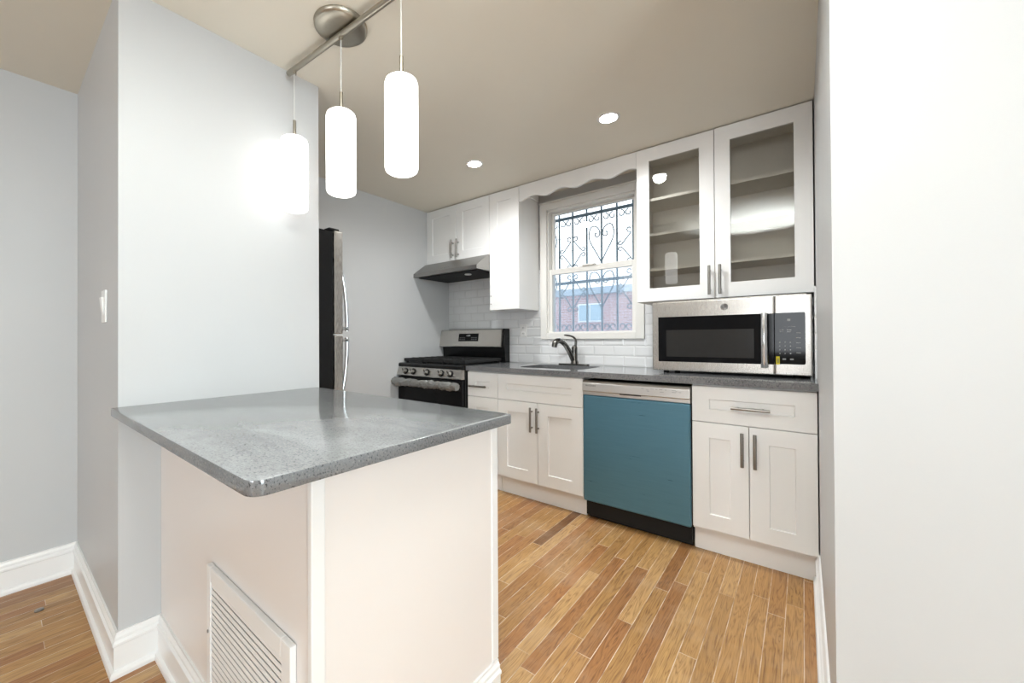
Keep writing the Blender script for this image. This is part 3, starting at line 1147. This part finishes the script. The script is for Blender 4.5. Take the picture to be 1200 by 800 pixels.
b = MB()
for r_ in range(4):
    for c_ in range(3):
        b.box(-0.142 + 0.021 * c_ - 0.0025, -0.142 + 0.021 * c_ + 0.0025, -0.4260, -0.4255, 1.098 - 0.019 * r_ - 0.003, 1.098 - 0.019 * r_ + 0.003)
for r_ in range(5):
    b.box(-0.078, -0.060, -0.4260, -0.4255, 1.145 - 0.025 * r_ - 0.0016, 1.145 - 0.025 * r_ + 0.0016)
for cx_ in (-0.135, -0.105):
    for zz in (1.160, 1.150):
        b.box(cx_ - 0.008, cx_ + 0.008, -0.4260, -0.4255, zz - 0.0016, zz + 0.0016)
b.box(-0.125, -0.080, -0.4260, -0.4255, 1.176, 1.177)
for cx_ in (-0.125, -0.095):
    b.box(cx_ - 0.007, cx_ + 0.007, -0.4260, -0.4255, 1.008, 1.016)
b.box(-0.112, -0.100, -0.4260, -0.4255, 1.205, 1.216)
b.build('key_markings', M['mark'], key)
sk_ = MB().box(-0.158, -0.143, -0.4266, -0.4258, 0.984, 1.026).build('sticker', M['yellow'], key, label='yellow sticker')
b = MB()
for k in range(3):
    b.box(-0.1535 + 0.003 * k, -0.152 + 0.003 * k, -0.4270, -0.4267, 0.992, 1.016)
b.build('sticker_print', M['dmark'], sk_)
MB().box(mx0 + 0.02, mx1 - 0.02, -0.40, -0.393, mz1 - 0.001, mz1 + 0.006, 0.001).build('vent_lip', M['steel'], mw)
for xx in (mx0 + 0.06, mx1 - 0.06):
    for yy in (-0.35, -0.07):
        MB().cyl((xx, yy, 0.9152), (xx, yy, 0.935), 0.016, n=14).build('foot', M['blackm'], mw)

# ================================================================== REFRIGERATOR
fr = thing('refrigerator', (-2.32, -2.2, 0), 'black sided refrigerator with stainless doors tucked behind the grey wall', 'refrigerator')
qx0, qx1 = -2.70, -1.940
MB().box(qx0, qx1, -2.58, -1.864, 0.02, 1.695, 0.004).build('body', M['black'], fr)
for z0, z1, nm, ha, hb_ in ((1.153, 1.703, 'freezer_door', 1.168, 1.50), (0.06, 1.146, 'refrigerator_door', 0.82, 1.133)):
    d_ = MB().box(qx0, qx1 + 0.001, -1.856, -1.803, z0, z1, 0.008, 3).build(nm, M['steelv'], fr)
    b = MB()
    hp = []
    n = 20
    for k in range(n + 1):
        u = k / n
        # bowed away from the door at the parting line
        w_ = u if nm == 'refrigerator_door' else 1 - u
        off = 0.010 + 0.036 * math.sin(math.pi / 2 * min(1.0, w_ * 1.15)) ** 0.8
        hp.append((qx1 - 0.035, -1.803 - 0.0 + off, ha + (hb_ - ha) * u))
    b.tube(hp, 0.011, 12)
    ze = hb_ - 0.014 if nm == 'refrigerator_door' else ha + 0.014
    b.box(qx1 - 0.046, qx1 - 0.024, -1.8025, -1.754, ze - 0.010, ze + 0.010, 0.003)
    b.build('handle', M['chrome'], d_, smooth=50)
MB().box(qx1 - 0.06, qx1 - 0.01, -1.88, -1.82, 1.7035, 1.715, 0.003).build('hinge_cover', M['blackm'], fr)
for xx in (qx0 + 0.06, qx1 - 0.06):
    for yy in (-2.50, -1.95):
        MB().cyl((xx, yy, 0), (xx, yy, 0.021), 0.02, n=14).build('foot', M['blackm'], fr)

# ================================================================== LIGHTS
pf = thing('pendant_bar_light', (-1.405, -2.162, CEIL), 'brushed nickel bar light hung from the ceiling with three lit white cylinder shades', 'pendant light')
dirb = Vector((0.654, 0.039, 0)).normalized()
pc0 = Vector((-1.405, -2.162, 0))
MB().lathe([(0.02, CEIL - 0.0225), (0.060, CEIL - 0.0215), (0.092, CEIL - 0.0175), (0.099, CEIL - 0.012), (0.100, CEIL - 0.0005)], (pc0.x, pc0.y, 0), 40).build('canopy', M['nickel'], pf, smooth=50)
zb = 2.300
b = MB()
b.cyl(pc0 - dirb * 0.375 + Vector((0, 0, zb)), pc0 + dirb * 0.375 + Vector((0, 0, zb)), 0.0115, n=20, bev=0.002)
b.build('bar', M['nickel'], pf, smooth=40)
for s in (-1, 0, 1):
    p = pc0 + dirb * (0.3275 * s)
    g = MB()
    g.cyl((p.x, p.y, zb - 0.022), (p.x, p.y, zb - 0.009), 0.009, n=16)
    g.build('cord_grip', M['nickel'], pf, smooth=40)
    g = MB()
    g.cyl((p.x, p.y, 2.076), (p.x, p.y, zb - 0.022), 0.0022, n=8)
    g.build('cord', M['cord'], pf)
    g = MB()
    g.cyl((p.x, p.y, 1.999), (p.x, p.y, 2.077), 0.0068, n=16, bev=0.001)
    g.build('stem', M['nickel'], pf, smooth=40)
    g = MB()
    prof = [(0.034, 1.681), (0.046, 1.683), (0.053, 1.688), (0.056, 1.697), (0.0565, 1.84), (0.0565, 1.978), (0.053, 1.990), (0.044, 1.997), (0.02, 2.000)]
    g.lathe(prof, (p.x, p.y, 0), 36)
    g.build('lamp_shade', M['shade'], pf, smooth=50)

rl = None
for x, y, lb in ((-0.858, -0.834, 'round recessed ceiling light nearer the right wall, in front of the glass cabinet'),
                 (-1.776, -0.863, 'round recessed ceiling light further left, in front of the window valance')):
    if rl is None:
        rl = thing('recessed_light', (x, y, CEIL), lb, 'ceiling light', 'recessed kitchen ceiling lights')
        MB().lathe([(0.046, -0.004), (0.056, -0.004), (0.060, -0.002), (0.060, -0.0004), (0.046, -0.0004)], (x, y, CEIL), 36).build('trim_ring', M['white'], rl, smooth=40)
        MB().cyl((x, y, CEIL - 0.0052), (x, y, CEIL - 0.0005), 0.0455, n=32).build('lens', M['led'], rl)
    else:
        dup(rl, (x, y, CEIL), lb)
for x, y in ((-0.858, -0.834), (-1.776, -0.863)):
    l = bpy.data.lights.new('recessed_lamp_beam', 'SPOT')
    l.energy = 44
    l.spot_size = math.radians(170)
    l.spot_blend = 1.0
    l.shadow_soft_size = 0.045
    l.color = (0.95, 0.97, 0.97)
    lo_ = bpy.data.objects.new('recessed_lamp_beam', l)
    lo_.location = (x, y, CEIL - 0.012)
    COL.objects.link(lo_)

# ================================================================== SMALL THINGS ON WALLS AND FLOOR
sw = thing('light_switch', (-2.04, YP, 1.25), 'white rocker light switch on the narrow grey wall face by the hall', 'light switch')
MB().box(-2.078, -2.002, YP - 0.007, YP - 0.0004, 1.190, 1.310, 0.003).build('face_plate', M['white'], sw)
b = MB()
b.prism([(YP - 0.0072, 1.218), (YP - 0.009, 1.218), (YP - 0.016, 1.282), (YP - 0.0072, 1.282)], 'x', -2.057, -2.023, 0.001)
b.build('rocker', M['white'], sw)
ou = thing('power_outlet', (-1.912, -tt, 1.192), 'white duplex power outlet on the tile below the tall cabinet', 'outlet')
MB().box(-1.947, -1.877, -tt - 0.006, -tt - 0.0004, 1.135, 1.249, 0.003).build('face_plate', M['white'], ou)
for zz in (1.167, 1.217):
    s_ = MB().box(-1.929, -1.895, -tt - 0.0085, -tt - 0.0055, zz - 0.016, zz + 0.016, 0.002).build('socket', M['white'], ou)
    MB().box(-1.920, -1.917, -tt - 0.009, -tt - 0.0084, zz - 0.004, zz + 0.007).box(-1.907, -1.904, -tt - 0.009, -tt - 0.0084, zz - 0.004, zz + 0.007).build('slot', M['dmark'], s_)
b = MB()
b.lathe([(0.015, 0.0005), (0.015, 0.003), (0.013, 0.0045), (0.006, 0.0045), (0.005, 0.0035)], (-2.485, -2.905, 0), 24)
fc = b.build('floor_cap', M['pull'], smooth=40)
tag(fc, 'small round grey metal cap lying on the hall floorboards', 'metal cap')

# ================================================================== OUTSIDE THE WINDOW
YG = 0.21
gi = thing('window_grille', (-1.30, YG, 1.10), 'blue-grey wrought iron security grille with hearts and scrolls outside the window', 'window grille')
bars = [-1.80 + 0.1245 * k for k in range(8)]
bars = [-1.676 + 0.1248 * k for k in range(-1, 7)]
for x in bars:
    MB().box(x - 0.006, x + 0.006, YG - 0.006, YG + 0.006, 1.10, 2.30).build('upright_bar', M['gril'], gi)
for z in (2.158, 1.600, 1.115):
    MB().box(bars[0] - 0.01, bars[-1] + 0.01, YG - 0.018, YG - 0.0062, z - 0.012, z + 0.012).build('rail', M['gril'], gi)
for z in (2.158, 1.600, 1.115):
    MB().box(bars[0] - 0.01, bars[0] + 0.002, 0.162, YG - 0.0182, z - 0.012, z + 0.012).build('side_rail', M['gril'], gi)


def spiral(cx, cz, r0, r1, a0, turns, n=18):
    """Curl in the grille plane, from radius r0 in to r1."""
    return [(cx + (r0 + (r1 - r0) * k / n) * math.cos(a0 + turns * 2 * math.pi * k / n),
             (YG - 0.0), cz + (r0 + (r1 - r0) * k / n) * math.sin(a0 + turns * 2 * math.pi * k / n)) for k in range(n + 1)]


def scroll(paths, name='scroll', dx=0.0, r=0.0046):
    b = MB()
    for p in paths:
        b.tube(p, r, 6)
    return b.build(name, M['gril'], gi)


for x in bars:                       # little curls hanging under the top rail and over the bottom one
    for s in (-1, 1):
        for zc_, fl in ((2.158 - 0.012 - 0.031, 1), (1.115 + 0.012 + 0.031, -1), (1.60 - 0.35 - 0.03, -1)):
            p = spiral(x + s * 0.034, zc_, 0.028, 0.012, math.pi / 2 * fl, 0.85 * -s * fl)
            scroll([p], 'curl')


def heart(x, zt, zb_):
    ps = []
    for s in (-1, 1):
        h = zt - zb_
        p = bez((x, YG - 0.008, zb_), (x + s * 0.06, YG - 0.008, zb_ + 0.45 * h), (x + s * 0.135, YG - 0.008, zt - 0.12), (x + s * 0.088, YG - 0.008, zt - 0.015), 16)
        p += bez((x + s * 0.088, YG - 0.008, zt - 0.015), (x + s * 0.06, YG - 0.008, zt + 0.012), (x + s * 0.01, YG - 0.008, zt - 0.02), (x + s * 0.012, YG - 0.008, zt - 0.075), 10)[1:]
        p += [(x + s * (0.030 + 0.022 * math.cos(math.pi + s * 0)) * 1.0, YG - 0.008, zt - 0.08)] * 0
        p += [(a, YG - 0.008, c) for a, _, c in spiral(x + s * 0.036, zt - 0.078, 0.024, 0.012, math.pi if s > 0 else 0, 0.75 * s, 12)]
        ps.append(p)
    scroll(ps, 'heart_scroll')


def diamond(x, zt, zb_, w):
    zm = zt - (zt - zb_) * 0.48
    ps = []
    y = YG - 0.008
    for s in (-1, 1):
        xo = x + s * (w - 0.03)
        ps.append([(a, y, c) for a, _, c in spiral(x + s * 0.028, zt + 0.012, 0.021, 0.011, math.radians(250 if s > 0 else 290), 0.8 * s, 14)][::-1] + [(x + s * 0.012, y, zt - 0.012), (xo - s * 0.02, y, zm + 0.03)] +
                  bez((xo - s * 0.02, y, zm + 0.03), (xo, y, zm), (xo + s * 0.02, y, zm + 0.0), (xo + s * 0.022, y, zm + 0.026), 6)[1:] + [(xo + s * 0.008, y, zm + 0.042), (xo - s * 0.004, y, zm + 0.030)])
        ps.append([(x + s * 0.004, y, zb_), (xo - s * 0.02, y, zm - 0.03)] +
                  bez((xo - s * 0.02, y, zm - 0.03), (xo, y, zm), (xo + s * 0.02, y, zm - 0.0), (xo + s * 0.022, y, zm - 0.026), 6)[1:] + [(xo + s * 0.008, y, zm - 0.042), (xo - s * 0.004, y, zm - 0.030)])
        ps.append([(a, y, c) for a, _, c in spiral(x + s * 0.028, zb_ - 0.005, 0.021, 0.011, math.radians(110 if s > 0 else 70), -0.8 * s, 14)])
    scroll(ps, 'diamond_scroll')


heart(bars[4], 2.055, 1.745)
heart(bars[4], 1.675, 1.365)
heart(bars[0], 2.055, 1.745)
heart(bars[0], 1.675, 1.365)
for k in (2, 6):
    diamond(bars[k], 1.965, 1.735, 0.120)
    diamond(bars[k], 1.640, 1.375, 0.120)
for zc_ in [1.16 + 0.075 * k for k in range(13)]:      # scrolls on the side return of the grille
    b = MB()
    b.tube([(bars[0] - 0.004, 0.182 + r_ * math.cos(a), zc_ + r_ * 1.6 * math.sin(a)) for a, r_ in [(k * 0.5, 0.020 - 0.0008 * k) for k in range(12)]], 0.004, 6)
    b.build('side_curl', M['gril'], gi)

MB().box(-40, 30, 0.3, 45, -0.8, -0.7).build('ground', M['ground'], kind='structure')
# brick row building across the yard
bx = thing('brick_building', (-9, 15, -0.7), 'long low red brick building with pale blue windows beyond the yard', 'building')
MB().box(-26, 8, 14, 20, -0.7, 3.05).build('wall', M['brick'], bx)
MB().box(-26.2, 8.2, 13.8, 20.2, 3.05, 3.33).build('parapet', M['roofb'], bx)
for k in range(10):
    xw = -17.5 + 2.6 * k
    f_ = MB().box(xw - 0.55, xw + 0.55, 13.93, 13.999, 1.85, 2.65, 0.01).build('window', M['fence'], bx)
    MB().box(xw - 0.49, xw - 0.03, 13.90, 13.929, 1.91, 2.59).box(xw + 0.03, xw + 0.49, 13.90, 13.929, 1.91, 2.59).build('pane', M['winb'], f_)
b2 = thing('grey_house', (-4, 24, -0.7), 'taller blue grey house rising behind the brick building', 'building')
MB().box(-7.5, 4, 22, 28, -0.7, 4.9).build('wall', M['roofb'], b2)
MB().prism([(-8, 4.9), (4.5, 4.9), (-1.75, 6.8)], 'y', 21.8, 28.2).build('roof', M['winb'], b2)
# picket fence
fe = thing('picket_fence', (-5, 8, -0.7), 'pale picket fence across the yard below the brick building', 'fence')
b = MB()
MB().box(-12, 4, 8.04, 8.07, -0.7, 1.18).build('boards', M['fenced'], fe)
b = MB()
for k in range(80):
    x = -12 + 0.2 * k
    b.prism([(x, -0.7), (x + 0.08, -0.7), (x + 0.08, 1.2), (x + 0.04, 1.28), (x, 1.2)], 'y', 8.0, 8.03)
b.build('pickets', M['fence'], fe)
for k, (z0, z1, lb) in enumerate(((5.9, 6.3, 'uppermost'), (4.9, 5.15, 'middle'), (4.5, 4.6, 'lowest'))):
    b = MB()
    b.tube([(-16 + 1.6 * q, 10.5 + 0.05 * k, z0 + (z1 - z0) * q / 14 - 0.25 * math.sin(math.pi * q / 14)) for q in range(15)], 0.009, 6)
    o = b.build('power_line', M['mark'])
    tag(o, lb + ' of three thin overhead wires seen through the upper window', 'wire', 'overhead wires')
